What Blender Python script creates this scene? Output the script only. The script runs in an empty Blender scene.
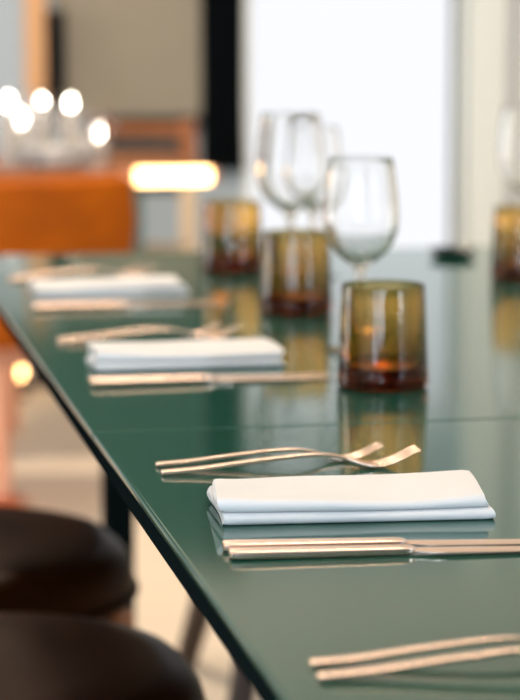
import bpy, bmesh, math, random
from mathutils import Vector, Matrix
random.seed(7)
R = math.radians
S = bpy.context.scene
COL = S.collection

# ------------------------------------------------------------------ camera
cam_d = bpy.data.cameras.new('camera')
cam = bpy.data.objects.new('camera', cam_d); COL.objects.link(cam)
cam.location = (0, 0, 1.105)
cam.rotation_euler = (R(90 - 8.04), 0, R(-11.26))
cam_d.sensor_fit = 'VERTICAL'; cam_d.sensor_height = 36.0
cam_d.lens = 36.0 * 2300 / 700
cam_d.dof.use_dof = True
cam_d.dof.focus_distance = 1.68
cam_d.dof.aperture_fstop = 5.6
cam_d.clip_start = 0.05
S.camera = cam

# ------------------------------------------------------------------ world, exposure
w = bpy.data.worlds.new('world'); S.world = w; w.use_nodes = True
w.node_tree.nodes['Background'].inputs[0].default_value = (0.85, 0.92, 1.0, 1)
w.node_tree.nodes['Background'].inputs[1].default_value = 0.5
S.view_settings.view_transform = 'Standard'
S.view_settings.look = 'None'
S.view_settings.gamma = 1
S.view_settings.exposure = 0.03
S.view_settings.use_curve_mapping = False
S.cycles.use_denoising = True
S.cycles.max_bounces = 16
S.cycles.transmission_bounces = 14
S.cycles.glossy_bounces = 6
S.cycles.diffuse_bounces = 4
S.cycles.transparent_max_bounces = 8
S.cycles.sample_clamp_indirect = 4.0
S.cycles.blur_glossy = 0.5

# ------------------------------------------------------------------ large area lights (daylight in the window openings)
def area(name, loc, rot, sx, sy, power, color):
    l = bpy.data.lights.new(name, 'AREA'); l.shape = 'RECTANGLE'; l.size = sx; l.size_y = sy
    l.energy = power; l.color = color
    o = bpy.data.objects.new(name, l); COL.objects.link(o); o.location = loc; o.rotation_euler = rot
    return o
DAY = (0.68, 0.83, 1.0)
WIN_X = (-2.9, -1.0, 3.95)         # window openings in the wall behind the camera
for wx in WIN_X:
    area('window_daylight', (wx, -2.98, 1.35), (R(90), 0, 0), 0.40, 2.5, 84, DAY)
for wy in (5.2,):                  # unseen window in the left wall, added to brighten the floor
    area('window_daylight', (-3.48, wy, 1.45), (0, R(-90), 0), 2.3, 1.5, 75, (0.95, 0.95, 0.95))  # light of the added left window
for lx, ly, lp in ((.8, 1.0, 13), (.8, 3.0, 13), (.45, 4.9, 60)):   # warm ceiling downlights; the strong third one is added to brighten the floor
    area('downlight_glow', (lx, ly, 2.955), (0, 0, 0), 0.34, 0.34, lp, (1.0, 0.80, 0.62))

# ------------------------------------------------------------------ materials
def mat(name, color, rough=0.5, metal=0.0, spec=0.5, trans=0.0, ior=1.45, coat=0.0,
        noise=None, bump=None, emit=None, sheen=0.0):
    m = bpy.data.materials.new(name); m.use_nodes = True
    nt = m.node_tree; b = nt.nodes['Principled BSDF']
    b.inputs['Base Color'].default_value = (*color, 1)
    b.inputs['Roughness'].default_value = rough
    b.inputs['Metallic'].default_value = metal
    b.inputs['Specular IOR Level'].default_value = spec
    b.inputs['Transmission Weight'].default_value = trans
    b.inputs['IOR'].default_value = ior
    b.inputs['Coat Weight'].default_value = coat
    b.inputs['Sheen Weight'].default_value = sheen
    if emit:
        b.inputs['Emission Color'].default_value = (*emit[0], 1)
        b.inputs['Emission Strength'].default_value = emit[1]
    if noise or bump:
        tc = nt.nodes.new('ShaderNodeTexCoord'); mp = nt.nodes.new('ShaderNodeMapping')
        nt.links.new(tc.outputs['Object'], mp.inputs[0])
    if noise:                                   # (scale xyz, second colour, detail)
        mp.inputs['Scale'].default_value = noise[0]
        n = nt.nodes.new('ShaderNodeTexNoise'); n.inputs['Scale'].default_value = 1; n.inputs['Detail'].default_value = noise[2]
        nt.links.new(mp.outputs[0], n.inputs['Vector'])
        r = nt.nodes.new('ShaderNodeValToRGB')
        r.color_ramp.elements[0].position = .3; r.color_ramp.elements[1].position = .7
        r.color_ramp.elements[0].color = (*color, 1); r.color_ramp.elements[1].color = (*noise[1], 1)
        nt.links.new(n.outputs['Fac'], r.inputs[0]); nt.links.new(r.outputs[0], b.inputs['Base Color'])
    if bump:                                    # (scale xyz, strength, distance)
        mp2 = nt.nodes.new('ShaderNodeMapping'); mp2.inputs['Scale'].default_value = bump[0]
        nt.links.new(tc.outputs['Object'], mp2.inputs[0])
        n2 = nt.nodes.new('ShaderNodeTexNoise'); n2.inputs['Scale'].default_value = 1; n2.inputs['Detail'].default_value = 3
        nt.links.new(mp2.outputs[0], n2.inputs['Vector'])
        bp = nt.nodes.new('ShaderNodeBump'); bp.inputs['Strength'].default_value = bump[1]; bp.inputs['Distance'].default_value = bump[2]
        nt.links.new(n2.outputs['Fac'], bp.inputs['Height']); nt.links.new(bp.outputs[0], b.inputs['Normal'])
    return m

def glow(name, color, strength):
    m = bpy.data.materials.new(name); m.use_nodes = True
    nt = m.node_tree; nt.nodes.clear()
    e = nt.nodes.new('ShaderNodeEmission'); o = nt.nodes.new('ShaderNodeOutputMaterial')
    e.inputs[0].default_value = (*color, 1); e.inputs[1].default_value = strength
    nt.links.new(e.outputs[0], o.inputs[0]); return m

def amber():
    m = mat('amber_glass', (1.0, 0.79, 0.40), rough=0.02, trans=1.0, ior=1.48)
    nt = m.node_tree
    v = nt.nodes.new('ShaderNodeVolumeAbsorption')
    v.inputs['Color'].default_value = (0.68, 0.40, 0.0, 1); v.inputs['Density'].default_value = 92
    nt.links.new(v.outputs[0], nt.nodes['Material Output'].inputs['Volume'])
    return m

M = dict(
    table=mat('green_lacquer', (0.012, 0.078, 0.055), 0.085, spec=0.5, noise=((3, 60, 3), (0.015, 0.088, 0.063), 4), bump=((25, 400, 25), 0.03, 0.0003)),
    table_leg=mat('dark_painted_metal', (0.006, 0.010, 0.011), 0.7, spec=0.0, bump=((60, 60, 60), .05, .0005)),
    steel=mat('warm_polished_steel', (0.93, 0.71, 0.59), 0.27, metal=1.0, bump=((300, 60, 60), 0.03, 0.0003)),
    linen=mat('white_linen', (0.83, 0.83, 0.84), 0.9, spec=0.2, noise=((18, 18, 18), (0.79, 0.80, 0.82), 3), bump=((1500, 1500, 1500), 0.25, 0.0005)),
    amber=amber(),
    glass=mat('clear_glass', (1, 1, 1), 0.0, trans=1.0, ior=1.46),
    leather=mat('dark_brown_leather', (0.017, 0.0050, 0.0013), 0.38, spec=0.05, noise=((12, 12, 12), (0.023, 0.007, 0.002), 4), bump=((220, 220, 220), 0.25, 0.001)),
    walnut=mat('walnut_wood', (0.44, 0.16, 0.055), 0.4, noise=((20, 20, 3), (0.34, 0.12, 0.04), 4), bump=((90, 90, 8), .1, .0005)),
    orange=mat('orange_leather', (0.46, 0.105, 0.001), 0.6, spec=0.15, noise=((9, 9, 9), (0.31, 0.066, 0.001), 4), bump=((180, 180, 180), 0.2, 0.001)),
    copper=mat('copper', (0.83, 0.42, 0.28), 0.3, metal=1.0, bump=((60, 60, 60), .03, .0005)),
    oak=mat('light_oak', (0.66, 0.50, 0.32), 0.5, noise=((25, 25, 3), (0.74, 0.59, 0.40), 4), bump=((90, 90, 8), .1, .0005)),
    peach=mat('peach_stained_wood', (0.74, 0.42, 0.20), 0.4, noise=((20, 20, 5), (0.68, 0.37, 0.17), 4), bump=((90, 90, 30), .1, .0005)),
    rust=mat('orange_stained_wood', (0.32, 0.11, 0.03), 0.4, noise=((5, 20, 20), (0.26, 0.085, 0.022), 4), bump=((30, 90, 90), .1, .0005)),
    darkpad=mat('dark_grey_leather', (0.045, 0.040, 0.035), 0.5, bump=((150, 150, 150), .2, .001)),
    tealpaint=mat('teal_painted_wood', (0.05, 0.14, 0.15), 0.5, bump=((40, 40, 40), .1, .0005)),
    floor=mat('beige_floor', (0.72, 0.625, 0.50), 0.5, noise=((2, 2, 2), (0.76, 0.66, 0.53), 5), bump=((40, 40, 40), .1, .001)),
    wall=mat('blue_grey_plaster', (0.40, 0.48, 0.55), 0.8, noise=((2, 2, 2), (0.38, 0.46, 0.52), 4), bump=((60, 60, 60), .1, .001)),
    cream=mat('cream_plaster', (0.78, 0.74, 0.66), 0.8, noise=((2, 2, 2), (0.74, 0.70, 0.62), 4), bump=((60, 60, 60), .1, .001)),
    darkwall=mat('dark_brown_panelling', (0.055, 0.040, 0.032), 0.6, noise=((12, 12, 1), (0.045, 0.032, 0.026), 4)),
    greenwall=mat('dark_green_paint', (0.030, 0.070, 0.060), 0.6, noise=((2, 2, 2), (0.026, 0.062, 0.053), 4)),
    ceil=mat('ceiling_paint', (0.80, 0.74, 0.66), 0.9, noise=((2, 2, 2), (0.77, 0.71, 0.63), 4)),
    pale=mat('pale_grey_green_paint', (0.84, 0.89, 0.86), 0.6, noise=((2, 2, 2), (0.81, 0.86, 0.82), 3)),
    grey=mat('grey_paint', (0.55, 0.55, 0.56), 0.6, noise=((2, 2, 2), (0.52, 0.52, 0.53), 3)),
    darkwood=mat('dark_skirting_wood', (0.05, 0.028, 0.018), 0.4, noise=((3, 20, 20), (0.04, 0.02, 0.012), 3)),
    taupe=mat('taupe_board', (0.30, 0.265, 0.20), 0.7, noise=((3, 3, 3), (0.26, 0.235, 0.18), 4)),
    black=mat('black_fabric', (0.002, 0.0035, 0.005), 0.9, spec=0.1, bump=((300, 300, 300), .2, .001)),
    blackp=mat('black_plastic', (0.004, 0.005, 0.007), 0.5, spec=0.2, bump=((300, 300, 300), .1, .001)),
    blind=glow('backlit_white_blind', (0.95, 0.965, 1.0), 1.0),
    led=glow('warm_led', (1.0, 0.62, 0.26), 11.0),  # glow standing in for the highlight on the background table edge
    flame=glow('candle_flame', (1.0, 0.90, 0.76), 24.0),  # glow standing in for sparkle on the background glassware
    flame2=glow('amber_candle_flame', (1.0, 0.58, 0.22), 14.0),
    wax=mat('white_wax', (0.85, 0.80, 0.70), 0.5),
    china=mat('white_china', (0.84, 0.84, 0.84), 0.25),
    dish=mat('dark_green_stoneware', (0.010, 0.030, 0.026), 0.3, bump=((80, 80, 80), .1, .001)),
    lamp=glow('downlight_lens', (1.0, 0.80, 0.60), 6.0),
)

M['leather'].node_tree.nodes['Principled BSDF'].inputs['Specular Tint'].default_value = (1.0, 0.55, 0.30, 1)

# ------------------------------------------------------------------ helpers
def link(name, me, m, parent=None, loc=(0, 0, 0), rot=(0, 0, 0)):
    o = bpy.data.objects.new(name, me); COL.objects.link(o)
    if m and not me.materials: me.materials.append(m)
    o.parent = parent; o.location = loc; o.rotation_euler = rot
    return o
def fin(bm, name, smooth=True):
    bmesh.ops.recalc_face_normals(bm, faces=bm.faces)
    me = bpy.data.meshes.new(name); bm.to_mesh(me); bm.free()
    if smooth:
        me.polygons.foreach_set('use_smooth', [True] * len(me.polygons))
        try: me.set_sharp_from_angle(angle=R(40))
        except Exception: pass
    return me
def box_bm(bm, x0, x1, y0, y1, z0, z1, bev=0.0, seg=2):
    r = bmesh.ops.create_cube(bm, size=1.0)
    vs = r['verts']
    for v in vs:
        v.co = Vector((x0 + (v.co.x + .5) * (x1 - x0), y0 + (v.co.y + .5) * (y1 - y0), z0 + (v.co.z + .5) * (z1 - z0)))
    if bev:
        es = list({e for v in vs for e in v.link_edges})
        bmesh.ops.bevel(bm, geom=es, offset=bev, segments=seg, affect='EDGES', profile=0.5)
def box(name, x0, x1, y0, y1, z0, z1, m, parent=None, bev=0.0, seg=2):
    bm = bmesh.new(); box_bm(bm, x0, x1, y0, y1, z0, z1, bev, seg)
    return link(name, fin(bm, name, False), m, parent)
def lathe_bm(bm, prof, n=48, cx=0, cy=0):
    rings = []
    for r, z in prof:
        if r < 1e-6: rings.append([bm.verts.new((cx, cy, z))])
        else: rings.append([bm.verts.new((cx + r * math.cos(2 * math.pi * i / n), cy + r * math.sin(2 * math.pi * i / n), z)) for i in range(n)])
    for a, b in zip(rings, rings[1:]):
        for i in range(n):
            j = (i + 1) % n
            if len(a) == 1 and len(b) == 1: continue
            if len(a) == 1: bm.faces.new((a[0], b[i], b[j]))
            elif len(b) == 1: bm.faces.new((a[i], a[j], b[0]))
            else: bm.faces.new((a[i], a[j], b[j], b[i]))
def lathe(name, prof, m, parent=None, n=48, cx=0, cy=0):
    bm = bmesh.new(); lathe_bm(bm, prof, n, cx, cy)
    return link(name, fin(bm, name), m, parent)
def loft_bm(bm, rings, cap=True):
    vr = [[bm.verts.new(p) for p in r] for r in rings]
    n = len(vr[0])
    for a, b in zip(vr, vr[1:]):
        for i in range(n):
            j = (i + 1) % n
            bm.faces.new((a[i], a[j], b[j], b[i]))
    if cap:
        bm.faces.new(list(reversed(vr[0]))); bm.faces.new(vr[-1])
def tube_bm(bm, p0, p1, r0, r1, n=14):
    p0, p1 = Vector(p0), Vector(p1); d = (p1 - p0).normalized()
    a = d.orthogonal().normalized(); b = d.cross(a)
    rings = []
    for p, r in ((p0, r0), (p1, r1)):
        rings.append([p + (a * math.cos(2 * math.pi * i / n) + b * math.sin(2 * math.pi * i / n)) * r for i in range(n)])
    loft_bm(bm, rings)
def tube(name, p0, p1, r0, r1, m, parent=None, n=14):
    bm = bmesh.new(); tube_bm(bm, p0, p1, r0, r1, n)
    return link(name, fin(bm, name), m, parent)
def tag(o, label, cat, group=None):
    o['label'] = label; o['category'] = cat
    if group: o['group'] = group
    return o
def thing(name, label, cat, loc=(0, 0, 0), rz=0.0, group=None):
    o = bpy.data.objects.new(name, None); COL.objects.link(o)
    o.empty_display_size = .05
    o.location = loc; o.rotation_euler = (0, 0, rz)
    return tag(o, label, cat, group)
def struct(o): o['kind'] = 'structure'; return o
def dup(root, label, loc, rz=0.0, scale=None):
    def cp(o, par):
        c = o.copy(); COL.objects.link(c); c.parent = par
        for k in [k for k in COL.objects if k.parent == o]: cp(k, c)
        return c
    c = cp(root, None); c.location = loc; c.rotation_euler = (0, 0, rz); c['label'] = label
    if scale: c.scale = scale
    return c
def rrect(hx, hy, r, n=6):
    pts = []
    for cx, cy, a0 in ((hx - r, hy - r, 0), (-hx + r, hy - r, 90), (-hx + r, -hy + r, 180), (hx - r, -hy + r, 270)):
        for i in range(n + 1):
            a = R(a0 + 90 * i / n); pts.append((cx + r * math.cos(a), cy + r * math.sin(a)))
    return pts

# ------------------------------------------------------------------ the room
struct(box('floor', -3.5, 4.5, -3.0, 7.4, -0.1, 0.0, M['floor']))
struct(box('ceiling', -3.5, 4.5, -3.0, 7.4, 3.0, 3.1, M['ceil']))
bm = bmesh.new()
for a, b, c, d in ((-3.0, 4.42, 0, 3), (5.98, 7.4, 0, 3), (4.42, 5.98, 0, .27), (4.42, 5.98, 2.63, 3)):
    box_bm(bm, -3.6, -3.5, a, b, c, d)
struct(link('wall_left', fin(bm, 'wall_left', False), M['cream']))
struct(box('wall_right', 4.5, 4.6, -3.0, 7.4, 0, 3.0, M['cream']))
WB = 7.0
bm = bmesh.new()                                   # far wall around the window opening
box_bm(bm, -3.5, 1.36, WB, WB + .1, 0, 3.0); box_bm(bm, 2.02, 4.5, WB, WB + .1, 0, 3.0)
box_bm(bm, 1.36, 2.02, WB, WB + .1, 1.62, 3.0); box_bm(bm, 1.36, 2.02, WB, WB + .1, 0, 0.16)
struct(link('wall_back', fin(bm, 'wall_back', False), M['wall']))
bm = bmesh.new()                                   # wall behind the camera, three tall openings
xs = [-3.5]
for wx in WIN_X: xs += [wx - .22, wx + .22]
xs.append(4.5)
for i in range(0, len(xs), 2): box_bm(bm, xs[i], xs[i + 1], -3.1, -3.0, 0, 3.0)
for wx in WIN_X:
    box_bm(bm, wx - .22, wx + .22, -3.1, -3.0, 0, .08); box_bm(bm, wx - .22, wx + .22, -3.1, -3.0, 2.64, 3.0)
struct(link('wall_front', fin(bm, 'wall_front', False), M['darkwall']))
k = 2
for wx in WIN_X:
    bm = bmesh.new()
    for a, b in ((-.22, -.20), (.20, .22)): box_bm(bm, wx + a, wx + b, -3.06, -3.0, .08, 2.64)
    for a, b in ((.08, .10), (2.60, 2.64)): box_bm(bm, wx - .20, wx + .20, -3.06, -3.0, a, b)
    struct(link('window_%d' % k, fin(bm, 'window_frame', False), M['grey'])); k += 1
for wy in (5.2,):  # frame of the left window added for floor light
    bm = bmesh.new()
    for a, b in ((-.78, -.75), (.75, .78)): box_bm(bm, -3.56, -3.5, wy + a, wy + b, .27, 2.63)
    for a, b in ((.27, .30), (2.60, 2.63)): box_bm(bm, -3.56, -3.5, wy - .75, wy + .75, a, b)
    struct(link('window_%d' % k, fin(bm, 'window_frame', False), M['grey'])); k += 1
# bright window with a backlit blind in the far wall
wn = struct(box('window_1', 1.36, 2.02, WB + .06, WB + .075, .16, 1.62, M['blind']))
bm = bmesh.new()
for a, b in ((1.34, 1.36), (2.02, 2.035)): box_bm(bm, a, b, WB - .02, WB + .1, .14, 1.64)
for a, b in ((.14, .16), (1.62, 1.64)): box_bm(bm, 1.36, 2.02, WB - .02, WB + .1, a, b)
link('window_frame', fin(bm, 'window_frame', False), M['pale'], wn)
struct(box('door_1', 2.05, 2.175, WB - .05, WB, 0, 2.1, M['pale'], bev=.004))
struct(box('trim_2', 2.18, 2.215, WB - .03, WB, 0, 2.1, M['grey'], bev=.003))
struct(box('door_2', 2.22, 2.75, WB - .04, WB, 0, 2.1, M['pale'], bev=.004))
struct(box('trim_1', 0.669, 0.731, WB - .05, WB, 0.80, 1.29, M['peach'], bev=.004))
struct(box('baseboard_back', -3.5, 1.33, WB - .025, WB, 0, .05, M['darkwood'], bev=.004))
struct(box('wall_upper', -3.5, 1.20, WB - .012, WB, 1.30, 2.11, M['greenwall']))
struct(box('wall_frieze', -3.5, 4.5, WB - .012, WB, 2.11, 3.0, M['cream']))
struct(box('wall_dado', -3.5, 0.93, WB - .012, WB, .05, .50, M['cream']))
k = 0
for lx, ly in ((.8, 1.0), (.8, 3.0), (.45, 4.9)):
    t = thing('downlight', ('round warm ceiling downlight above the near table end', 'round warm ceiling downlight above the far table end', 'round warm ceiling downlight between the two tables')[k], 'ceiling light', (lx, ly, 2.965), 0, 'ceiling downlights'); k += 1
    lathe('trim_ring', [(.20, .035), (.235, .035), (.235, .012), (.20, .012), (.20, .035)], M['grey'], t, 40)
    lathe('lens', [(0, .03), (.198, .03), (.198, .02), (0, .02)], M['lamp'], t, 40)

# things on the far wall
t = thing('wall_board', 'large taupe board in a thin black frame on the far wall', 'board', (.98, WB, .80))
box('panel', -.20, .222, -.03, 0, .03, .46, M['taupe'], t)
box('frame_rail', -.20, .222, -.04, 0, 0, .03, M['blackp'], t, .003)
box('frame_rail', -.20, .222, -.04, 0, .46, .49, M['blackp'], t, .003)
box('frame_stile', -.22, -.20, -.04, 0, 0, .49, M['taupe'], t, .003)
t = thing('column_speaker', 'narrow black column speaker on the wall beside the orange post', 'speaker', (.754, WB - .05, .90))
box('cabinet', -.026, .028, -.05, .05, 0, .25, M['blackp'], t, .006)
box('grille', -.016, .014, -.054, -.049, .015, .235, M['black'], t, .002)
box('bracket', -.008, .008, -.02, .05, -.03, 0.001, M['blackp'], t, .002)
bm = bmesh.new()                                   # black drape with folds
n = 60; fr = []; bk = []
for i in range(n + 1):
    u = i / n; x = 1.205 + .13 * u; y = WB - .035 + .014 * math.sin(u * 2 * math.pi * 4)
    fr.append((x, y - .004)); bk.append((x, y + .004))
ring = fr + list(reversed(bk))
loft_bm(bm, [[(x + (.004 * math.sin(z * 9 + x * 20) if z < 1.9 else 0), y, z) for x, y in ring] for z in (.66, .9, 1.2, 1.5, 1.8, 2.1)])
dr = tag(link('black_drape', fin(bm, 'black_drape'), M['black']), 'black fabric drape hanging beside the bright white blind', 'curtain')

# ------------------------------------------------------------------ dining table
TX0, TX1, TY0, TY1, TZ = .245, 1.355, .45, 3.58, .75
t = thing('dining_table', 'long dark green lacquered dining table laid with cutlery and napkins', 'table', (TX0, TY0, 0))
W_, L_ = TX1 - TX0, TY1 - TY0
SEAM = 1.985 - TY0
box('table_top', 0, W_, 0, SEAM - .0006, TZ - .008, TZ, M['table'], t, .003, 4)
box('table_top', 0, W_, SEAM + .0006, L_, TZ - .008, TZ, M['table'], t, .003, 4)
box('edge_band', 0.001, W_ - .001, .001, L_ - .001, TZ - .023, TZ - .0081, M['table_leg'], t, .001)
bm = bmesh.new()
for a in (.21, W_ - .25): box_bm(bm, a, a + .04, .2, L_ - .2, TZ - .07, TZ - .0221)
for a in (.2, SEAM, L_ - .24): box_bm(bm, .25, W_ - .25, a, a + .04, TZ - .07, TZ - .0221)
link('apron', fin(bm, 'apron', False), M['table_leg'], t)
for lx in (.19, W_ - .235):
    for ly in (.18, L_ - .20):
        box('leg', lx, lx + .045, ly, ly + .045, 0, TZ - .0221, M['table_leg'], t, .003)

# ------------------------------------------------------------------ near leather chairs
def make_chair(name, label, loc, rz=0, seat_m='leather', leg_m='walnut', group=None, pedestal=False):
    t = thing(name, label, 'chair', loc, rz, group)          # faces +x, origin on the floor under the seat centre
    bm = bmesh.new(); rings = []
    for s, z in ((.90, .392), (.965, .398), (1.0, .414), (1.0, .432), (.975, .452), (.92, .465), (.80, .472), (.5, .468), (.2, .464)):
        rings.append([(x * s, y * s, z) for x, y in rrect(.25, .25, .22, 10)])
    loft_bm(bm, rings); seat = link('seat_cushion', fin(bm, 'seat_cushion'), M[seat_m], t)
    bm = bmesh.new(); loft_bm(bm, [[(x * s, y * s, z) for x, y in rrect(.256, .256, .225, 10)] for s, z in ((.985, .405), (1, .409), (1, .414), (.985, .418))])
    link('piping', fin(bm, 'piping'), M[seat_m], seat)
    bm = bmesh.new(); loft_bm(bm, [[(x, y, z) for x, y in rrect(.212, .212, .17, 8)] for z in (.352, .3921)])
    link('seat_frame', fin(bm, 'seat_frame'), M[leg_m], t)
    if pedestal:
        lathe('column', [(0, .02), (.020, .02), (.016, .05), (.016, .33), (.035, .346), (0, .346)], M[leg_m], t, 24)
        lathe('foot', [(0, 0), (.05, 0), (.052, .004), (.046, .012), (.02, .021), (0, .021)], M[leg_m], t, 32)
    for sx, sy in () if pedestal else ((1, 1), (1, -1), (-1, 1), (-1, -1)):
        tube('leg', ((.222 if sx > 0 else -.185), .10 * sy, .392), ((.255 if sx > 0 else -.215), .17 * sy, 0), .016, .013, M[leg_m], t)
    # curved backrest on two posts at the -x side
    bm = bmesh.new(); rings = []
    for i in range(13):
        a = R(180 - 52 + 104 * i / 12); cx, cy = math.cos(a), math.sin(a)
        ro = .265; ri = .235; zt = .775; zb = .56
        o = -.03
        rings.append([(o + cx * ro, cy * ro, zb), (o + cx * (ro + .012), cy * (ro + .012), (zb + zt) / 2), (o + cx * (ro + .005), cy * (ro + .005), zt - .012), (o + cx * (ro - .015), cy * (ro - .015), zt),
                      (o + cx * ri, cy * ri, zt - .012), (o + cx * (ri + .006), cy * (ri + .006), (zb + zt) / 2), (o + cx * ri, cy * ri, zb)])
    loft_bm(bm, rings); link('backrest', fin(bm, 'backrest'), M[seat_m], t)
    for s in (1, -1):
        tube('back_post', (-.165, .13 * s, .35), (-.262, .13 * s, .60), .014, .012, M[leg_m], t)
    return t
c1 = make_chair('leather_chair', 'dark brown leather chair nearest the camera, tucked under the table edge', (.136, 2.25, 0), 0, group='leather chairs along the table')
c2 = dup(c1, 'dark brown leather chair in front of the dark table leg, farther along the edge', (.143, 2.83, 0), R(3))

# low stool under the far end of the table
t = thing('low_stool', 'low wooden stool with thin splayed legs under the far table end', 'stool', (.86, 3.62, 0))
lathe('seat', [(0, .42), (.16, .42), (.175, .428), (.178, .442), (.165, .455), (0, .452)], M['leather'], t, 36)
for a, b in ((-.13, -.13), (.13, -.13), (-.13, .13), (.13, .13)):
    tube('leg', (a, b, .425), (a * 1.75, b * 1.75, 0), .027, .020, M['darkwood'], t)
for a, b, c, d in ((-.165, -.165, .165, -.165), (-.165, .165, .165, .165)): tube('stretcher', (a, b, .22), (c, d, .22), .007, .007, M['walnut'], t, 10)

# ------------------------------------------------------------------ napkins
def cloth_profile(th, depth, zs):
    """centre line in (y, z): a strip folded like an accordion, folds alternating front and back"""
    pts = []; n = 10
    for i, z in enumerate(zs):
        fwd = i % 2 == 0                                       # this layer runs back -> front
        y0, y1 = (depth, 0) if fwd else (0, depth)
        ya = y0; yb = y1
        for j in range(n + 1): pts.append((ya + (yb - ya) * j / n, z))
        if i < len(zs) - 1:
            r = (zs[i + 1] - z) / 2
            s = -1 if fwd else 1
            for j in range(1, 8):
                a = -math.pi / 2 + math.pi * j / 8
                pts.append((yb + s * r * math.cos(a) * 1.15, z + r + r * math.sin(a)))
    return pts
def make_napkin(seed, length=.1985, depth=.078):
    rnd = random.Random(seed)
    th = .0042; zs = [.0022, .0067, .0113, .0158]
    c = cloth_profile(th, depth, zs)
    N = len(c); nor = []
    for i in range(N):
        a = Vector(c[max(i - 1, 0)]); b = Vector(c[min(i + 1, N - 1)]); d = (b - a).normalized(); nor.append(Vector((-d.y, d.x)))
    left = [Vector(c[i]) + nor[i] * th / 2 for i in range(N)]; right = [Vector(c[i]) - nor[i] * th / 2 for i in range(N)]
    ph = [rnd.uniform(0, 6.3) for _ in range(6)]
    m = 40; rings = []
    for k in range(m + 1):
        u = k / m; x = length * u
        e = min(u, 1 - u) * length
        sq = 1 - .30 * math.exp(-(e / .0016) ** 1.0)            # softly pinched ends
        ring = []
        for side in (left, right):
            seq = range(N) if side is left else range(N - 1, -1, -1)
            for i in seq:
                p = Vector(c[i]) + (side[i] - Vector(c[i])) * sq
                h = p.y / .0179
                up = 1 + h * (.06 * math.sin(u * 5.2 + ph[0]) + .03 * math.sin(u * 11 + ph[1])) + .08 * h * math.exp(-u * 9) 
                z = p.y * up + h * h * (.0012 * math.sin(p.x * 40 + u * 4 + ph[2]))
                z += .0022 * h * h * max(0, (p.x / depth)) * u
                yy = p.x + h * (.0022 * math.sin(u * 4.0 + ph[3]) + .0010 * math.sin(u * 15 + ph[4]))
                xx = x + (h * (.0 if u < .5 else -.004) * math.exp(-e / .02)) + .0025 * math.sin(p.x * 30 + h * 5 + ph[5]) * math.exp(-e / .012)
                ring.append((xx, yy, max(z, .0001)))
        rings.append(ring)
    bm = bmesh.new()
    vr = [[bm.verts.new(p) for p in r] for r in rings]; n = len(vr[0])
    for a, b in zip(vr, vr[1:]):
        for i in range(n): bm.faces.new((a[i], a[(i + 1) % n], b[(i + 1) % n], b[i]))
    for r in (vr[0], vr[-1]):
        for i in range(N - 1): bm.faces.new((r[i], r[i + 1], r[2 * N - 2 - i], r[2 * N - 1 - i]))
    return fin(bm, 'napkin')
NAPS = [((.287, 1.588), -5.0, 'folded white linen napkin in the nearest place setting, in sharp focus'),
        ((.294, 2.338), 0.5, 'folded white linen napkin in the middle of the three place settings'),
        ((.297, 2.972), 1.0, 'folded white linen napkin in the farthest place setting')]
for i, ((x, y), a, lab) in enumerate(NAPS):
    o = link('folded_napkin', make_napkin(i + 3), M['linen'], None, (x, y, TZ + .0002), (0, 0, R(a)))
    tag(o, lab, 'napkin', 'folded napkins on the table')

# ------------------------------------------------------------------ cutlery
def bar_bm(bm, stations):
    """stations: (x, z centre, width, thickness); rounded cross-section swept along x"""
    rings = []
    for x, z, wd, th in stations:
        rings.append([(x, py, z + pz) for py, pz in rrect(wd / 2, th / 2, th * .24, 3)])
    loft_bm(bm, rings)
def weighted(o):
    m = o.modifiers.new('weighted_normal', 'WEIGHTED_NORMAL'); m.weight = 60; m.keep_sharp = True
    return o
def fz(x):
    P = [(0, .0018), (.03, .0035), (.07, .0078), (.105, .0108), (.126, .0112), (.140, .0086), (.152, .0042), (.163, .0018), (.172, .0019), (.184, .0056), (.200, .0140)]
    for (x0, z0), (x1, z1) in zip(P, P[1:]):
        if x <= x1: 
            t = (x - x0) / (x1 - x0); return z0 + (z1 - z0) * t
    return P[-1][1]
def fzs(x): return sum(fz(min(max(x + d, 0), .2)) for d in (-.006, -.003, 0, .003, .006)) / 5 + (0 if x > .006 else 0)
def make_fork(label, loc, rz, sc):
    t = thing('fork', label, 'fork', loc, rz, 'forks on the table'); t.scale = (sc, sc, sc)
    bm = bmesh.new()
    st = [(.0, fzs(0), .0060, .0018), (.0008, fzs(.0008), .0082, .0028)]
    for i in range(1, 22):
        x = .146 * i / 21; u = x / .146
        st.append((x, fzs(x), .0090 - .0036 * min(1, u * 1.1), .0032 - .0004 * u))
    bar_bm(bm, st); weighted(link('handle', fin(bm, 'handle'), M['steel'], t))
    bm = bmesh.new(); st = []
    for i in range(9):
        u = i / 8; x = .1445 + (.167 - .1445) * u
        st.append((x, fzs(x), .0054 + (.0222 - .0054) * (math.sin(u * math.pi / 2) ** 1.3), .0026 - .0008 * u))
    bar_bm(bm, st); hd = link('head', fin(bm, 'head'), M['steel'], t)
    bm = bmesh.new(); st = []
    for i in range(9):
        u = i / 8; x = .1655 + (.200 - .1655) * u
        st.append((x, fzs(x), .0036 - .0016 * u * u, .0018 - .0008 * u))
    bar_bm(bm, st); me = fin(bm, 'tine')
    for q in (-1.5, -.5, .5, 1.5): link('tine', me, M['steel'], hd, (0, q * .0060, 0))
    return t
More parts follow.
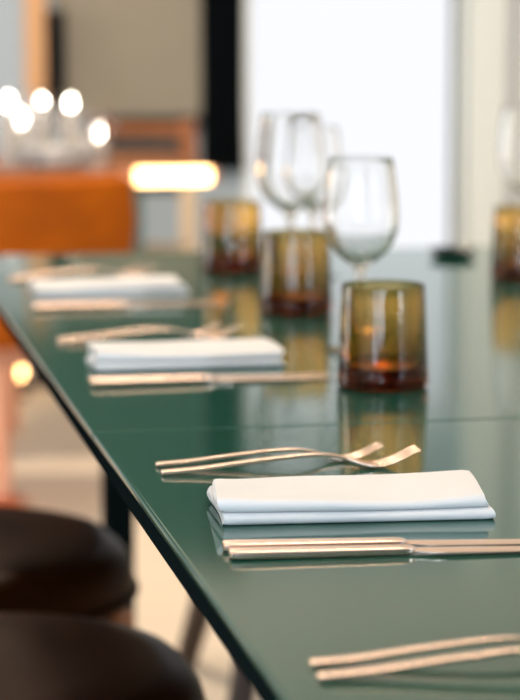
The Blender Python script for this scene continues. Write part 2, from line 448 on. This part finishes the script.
def make_knife(label, loc, rz, sc=1.0):
    t = thing('table_knife', label, 'knife', loc, rz, 'knives on the table'); t.scale = (sc, sc, sc)
    bm = bmesh.new()
    st = [(0, .0031, .0120, .0036), (.0012, .0031, .0145, .0050)]
    for i in range(1, 16):
        u = i / 15; st.append((.0012 + .1168 * u, .0031 - .0003 * u, .0150 - .0034 * u, .0056 - .0008 * u))
    st += [(.1215, .0028, .0080, .0040), (.124, .0025, .0055, .0022)]
    bar_bm(bm, st); weighted(link('handle', fin(bm, 'handle'), M['steel'], t))
    bm = bmesh.new(); rings = []
    for i in range(17):
        u = i / 16; x = .1225 + .1175 * u
        y1 = .0040 - (.0010 * u) - (.0016 if u > .98 else 0)                        # spine
        y0 = -.0040 - .0060 * min(1, u * 7) + (.0095 * max(0, (u - .72) / .28) ** 2.2) # belly
        th = .0017 - .0007 * u; z = .0024 - .0012 * u
        rings.append([(x, y1, z - th / 2), (x, y1, z + th / 2), (x, (y0 + y1) / 2, z + th / 2), (x, y0, z + .0002), (x, y0, z - .0002), (x, (y0 + y1) / 2, z - th / 2)])
    loft_bm(bm, rings); link('blade', fin(bm, 'blade'), M['steel'], t)
    return t
Zt = TZ + .0004
FORKS = [((.271, 1.217), -1, .95, 'fork at the bottom of the picture, the farther of the nearest pair'),
         ((.269, 1.189), -1, 1.04, 'fork at the bottom of the picture, nearest of all the cutlery'),
         ((.275, 1.815), -1.0, .935, 'shorter fork behind the sharp napkin, farther of its pair'),
         ((.274, 1.779), 0.5, 1.055, 'longer fork behind the sharp napkin, lying right against it'),
         ((.280, 2.585), 3.5, .95, 'shorter blurred fork behind the middle napkin'),
         ((.276, 2.556), 2.0, 1.055, 'longer blurred fork just behind the middle napkin'),
         ((.284, 3.245), 3.5, .95, 'shorter blurred fork at the far end behind the farthest napkin'),
         ((.279, 3.212), 4.5, 1.055, 'longer blurred fork just behind the farthest napkin')]
for (x, y), a, sc, lab in FORKS: make_fork(lab, (x, y, Zt), R(a), sc)
KNIVES = [((.2745, 1.5085), -5.0, 'knife lying against the sharp napkin, farther of the nearest pair'),
          ((.2745, 1.4850), -4.5, 'knife in sharp focus nearest the camera in front of the napkin'),
          ((.276, 2.262), 1.5, 'blurred knife touching the middle napkin, farther of its pair'),
          ((.274, 2.240), 1.5, 'blurred knife in front of the middle napkin, nearer of its pair'),
          ((.281, 2.892), 2.0, 'blurred knife touching the farthest napkin, farther of its pair'),
          ((.279, 2.866), 2.0, 'blurred knife in front of the farthest napkin, nearer of its pair')]
for (x, y), a, lab in KNIVES: make_knife(lab, (x, y, Zt), R(a), 1.03)

# ------------------------------------------------------------------ glasses
def tumbler_mesh():
    prof = [(0, .0012), (.030, .0012), (.034, .0), (.0385, .0), (.0405, .0008), (.0425, .0028), (.0432, .005)]
    for i in range(1, 9):
        u = i / 8; prof.append((.0432 - .0040 * u, .005 + .093 * u))
    prof += [(.0388, .0992), (.0382, .0996), (.0377, .0990)]
    for i in range(1, 8):
        u = i / 7; prof.append((.0376 + .0012 * u - .0036 * u * u * u, .099 - .074 * u))
    prof += [(.0345, .0210), (.0310, .0185), (.0250, .0170), (.016, .0160), (.008, .0158), (0, .0158)]
    bm = bmesh.new(); lathe_bm(bm, prof, 72); return fin(bm, 'tumbler')
TM = tumbler_mesh(); TM.materials.append(M['amber'])
for (x, y), lab in [((.560, 2.190), 'amber glass tumbler nearest the camera, beside the middle knives'),
                    ((.599, 2.779), 'amber glass tumbler second in the row, left behind the nearest one'),
                    ((.612, 3.281), 'amber glass tumbler farthest away in the row, by the table end'),
                    ((.994, 3.095), 'amber glass tumbler cut off by the right edge of the picture')]:
    tag(link('amber_tumbler', TM, None, None, (x, y, TZ + .0003)), lab, 'tumbler', 'amber tumblers').scale = (1.05, 1.05, 1.02)
def wine_parts():
    # one continuous blown glass: foot, stem and bowl in one closed profile
    prof = [(0, .0), (.034, .0), (.0362, .0006), (.0365, .0014), (.034, .0022), (.020, .0038), (.008, .0068), (.0048, .012), (.0040, .025), (.0038, .055), (.0040, .078), (.0052, .088), (.0095, .0945), (.0180, .1005), (.0280, .1085), (.0360, .1195), (.0402, .132), (.0415, .145), (.0411, .160), (.0394, .178), (.0368, .196), (.0343, .2112),
            (.0339, .2120), (.0333, .2112), (.0357, .196), (.0383, .178), (.0400, .160), (.0404, .145), (.0391, .1325), (.0350, .1205), (.0272, .1100), (.0172, .1023), (.0085, .0978), (0, .0965)]
    bm = bmesh.new(); lathe_bm(bm, prof, 64); return fin(bm, 'wine_glass')
WM = wine_parts(); WM.materials.append(M['glass'])
for (x, y), s, lab in [((.597, 2.435), 1.0, 'clear wine glass nearest the camera, behind the first amber tumbler'),
                       ((.645, 3.030), 1.12, 'tall clear wine glass behind the second amber tumbler'),
                       ((.712, 3.190), 1.0, 'clear wine glass overlapping the tall one, farther back'),
                       ((1.075, 3.330), 1.10, 'clear wine glass cut off by the right edge of the picture')]:
    o = tag(link('wine_glass', WM, None, None, (x, y, TZ + .0003)), lab, 'wine glass', 'wine glasses'); o.scale = (s, s, s)
# small dark dish at the far right
o = lathe('small_dish', [(0, 0), (.024, 0), (.032, .004), (.036, .011), (.0355, .013), (.034, .012), (.029, .006), (.02, .003), (0, .0025)], M['dish'], None, 40)
o.location = (.985, 3.42, TZ + .0003)
tag(o, 'small low dark green dish near the far table edge', 'dish')

# ------------------------------------------------------------------ background table and what stands on it
t = thing('background_table', 'small wooden table with a lit edge in the background', 'table', (.30, 5.6, 0))
box('table_top', -.55, .71, 0, .80, .722, .752, M['rust'], t, .006)
box('leg', .235, .268, .62, .655, 0, .722, M['copper'], t, .004)
box('leg', -.52, -.487, .62, .655, 0, .722, M['copper'], t, .004)
box('leg', .50, .53, .06, .09, 0, .722, M['tealpaint'], t, .004)
box('leg', -.52, -.487, .06, .09, 0, .722, M['copper'], t, .004)
bm = bmesh.new(); tube_bm(bm, (.50, -.019, .738), (.685, -.019, .738), .018, .018, 16)  # glowing tube added for the bright highlight on the table edge
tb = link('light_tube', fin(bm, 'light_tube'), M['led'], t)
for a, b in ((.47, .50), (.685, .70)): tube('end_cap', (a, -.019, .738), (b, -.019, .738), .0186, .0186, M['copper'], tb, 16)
BT = .7523
def candle(loc, h, lab):  # small glowing drop in a glass, added for sparkle highlights on the glassware
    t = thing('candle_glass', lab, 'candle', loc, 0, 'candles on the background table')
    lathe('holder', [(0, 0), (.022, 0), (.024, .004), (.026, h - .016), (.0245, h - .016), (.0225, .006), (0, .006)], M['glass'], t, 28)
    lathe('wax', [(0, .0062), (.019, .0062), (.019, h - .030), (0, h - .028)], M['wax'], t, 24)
    lathe('flame', [(0, h - .027), (.005, h - .020), (.0095, h - .006), (.0075, h + .006), (.003, h + .016), (0, h + .020)], M['flame'], t, 16)  # glowing drop added for the sparkle highlight
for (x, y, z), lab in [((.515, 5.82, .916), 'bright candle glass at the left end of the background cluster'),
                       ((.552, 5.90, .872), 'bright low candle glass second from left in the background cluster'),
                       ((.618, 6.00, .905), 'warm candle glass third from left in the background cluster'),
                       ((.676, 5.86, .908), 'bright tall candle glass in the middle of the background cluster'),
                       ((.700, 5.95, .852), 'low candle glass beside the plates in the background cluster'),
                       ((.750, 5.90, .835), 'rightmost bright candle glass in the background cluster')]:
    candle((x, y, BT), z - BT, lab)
for k, (x, y, s) in enumerate([(.575, 5.72, .75), (.655, 5.74, .70), (.705, 5.73, .62), (.60, 6.10, .85), (.79, 6.05, .6)]):
    o = tag(link('wine_glass', WM, None, None, (x, y, BT)), ('small stemmed glass left of the plates in the background', 'small stemmed glass in front of the plates in the background', 'small stemmed glass by the rightmost candle in the background', 'stemmed glass behind the candles in the background', 'small stemmed glass at the right of the background cluster')[k], 'wine glass', 'background glasses')
    o.scale = (s, s, s)
for k in range(5):
    tag(lathe('china_plate', [(0, .0), (.055, .0), (.085, .007), (.095, .011), (.094, .0125), (.084, .009), (.054, .0025), (0, .0025)], M['china'], None, 40), ('lowest white plate of the small stack on the background table', 'second white plate up in the small background stack', 'middle white plate of the small background stack', 'white plate just under the top one in the background stack', 'topmost white plate of the small stack on the background table')[k], 'plate', 'stacked plates')
    o = COL.objects[-1]; o.location = (.625, 5.80 + .001 * k, BT + .0002 + .0085 * k)

# orange leather chair in front of the background table
oc = make_chair('orange_chair', 'orange leather chair with a curved back in front of the background table', (.437, 5.28, 0), R(90), 'orange', 'copper', None, True)
oc.scale = (1, 1.34, 1)
# light oak chair behind the background table
t = thing('oak_chair', 'oak framed chair with an orange top rail behind the background table', 'chair', (.965, 6.62, 0), R(-20))
for sx in (-.14, .115):
    box('back_post', sx, sx + .045, .0, .03, .66, .832, M['rust'], t, .004)
    box('leg', sx, sx + .045, .0, .03, 0, .66, M['oak'], t, .004)
    box('leg', sx - .01, sx + .035, -.30, -.27, 0, .44, M['oak'], t, .004)
box('top_rail', -.14, .16, -.004, .034, .79, .822, M['rust'], t, .005)
box('back_pad', -.095, .115, .004, .026, .62, .79, M['darkpad'], t, .006)
box('seat', -.16, .17, -.31, .03, .44, .475, M['oak'], t, .008)

# small amber lamp on the floor by the far wall
t = thing('floor_lantern', 'small round amber lamp glowing on the floor by the far wall', 'lamp', (.615, 6.80, 0))
lathe('base', [(0, 0), (.035, 0), (.035, .015), (.012, .022), (.008, .06), (0, .06)], M['darkwood'], t, 28)
lathe('globe', [(0, .055)] + [(.022 * math.sin(R(a)), .080 - .024 * math.cos(R(a))) for a in range(15, 180, 15)] + [(0, .104)], M['flame2'], t, 24)
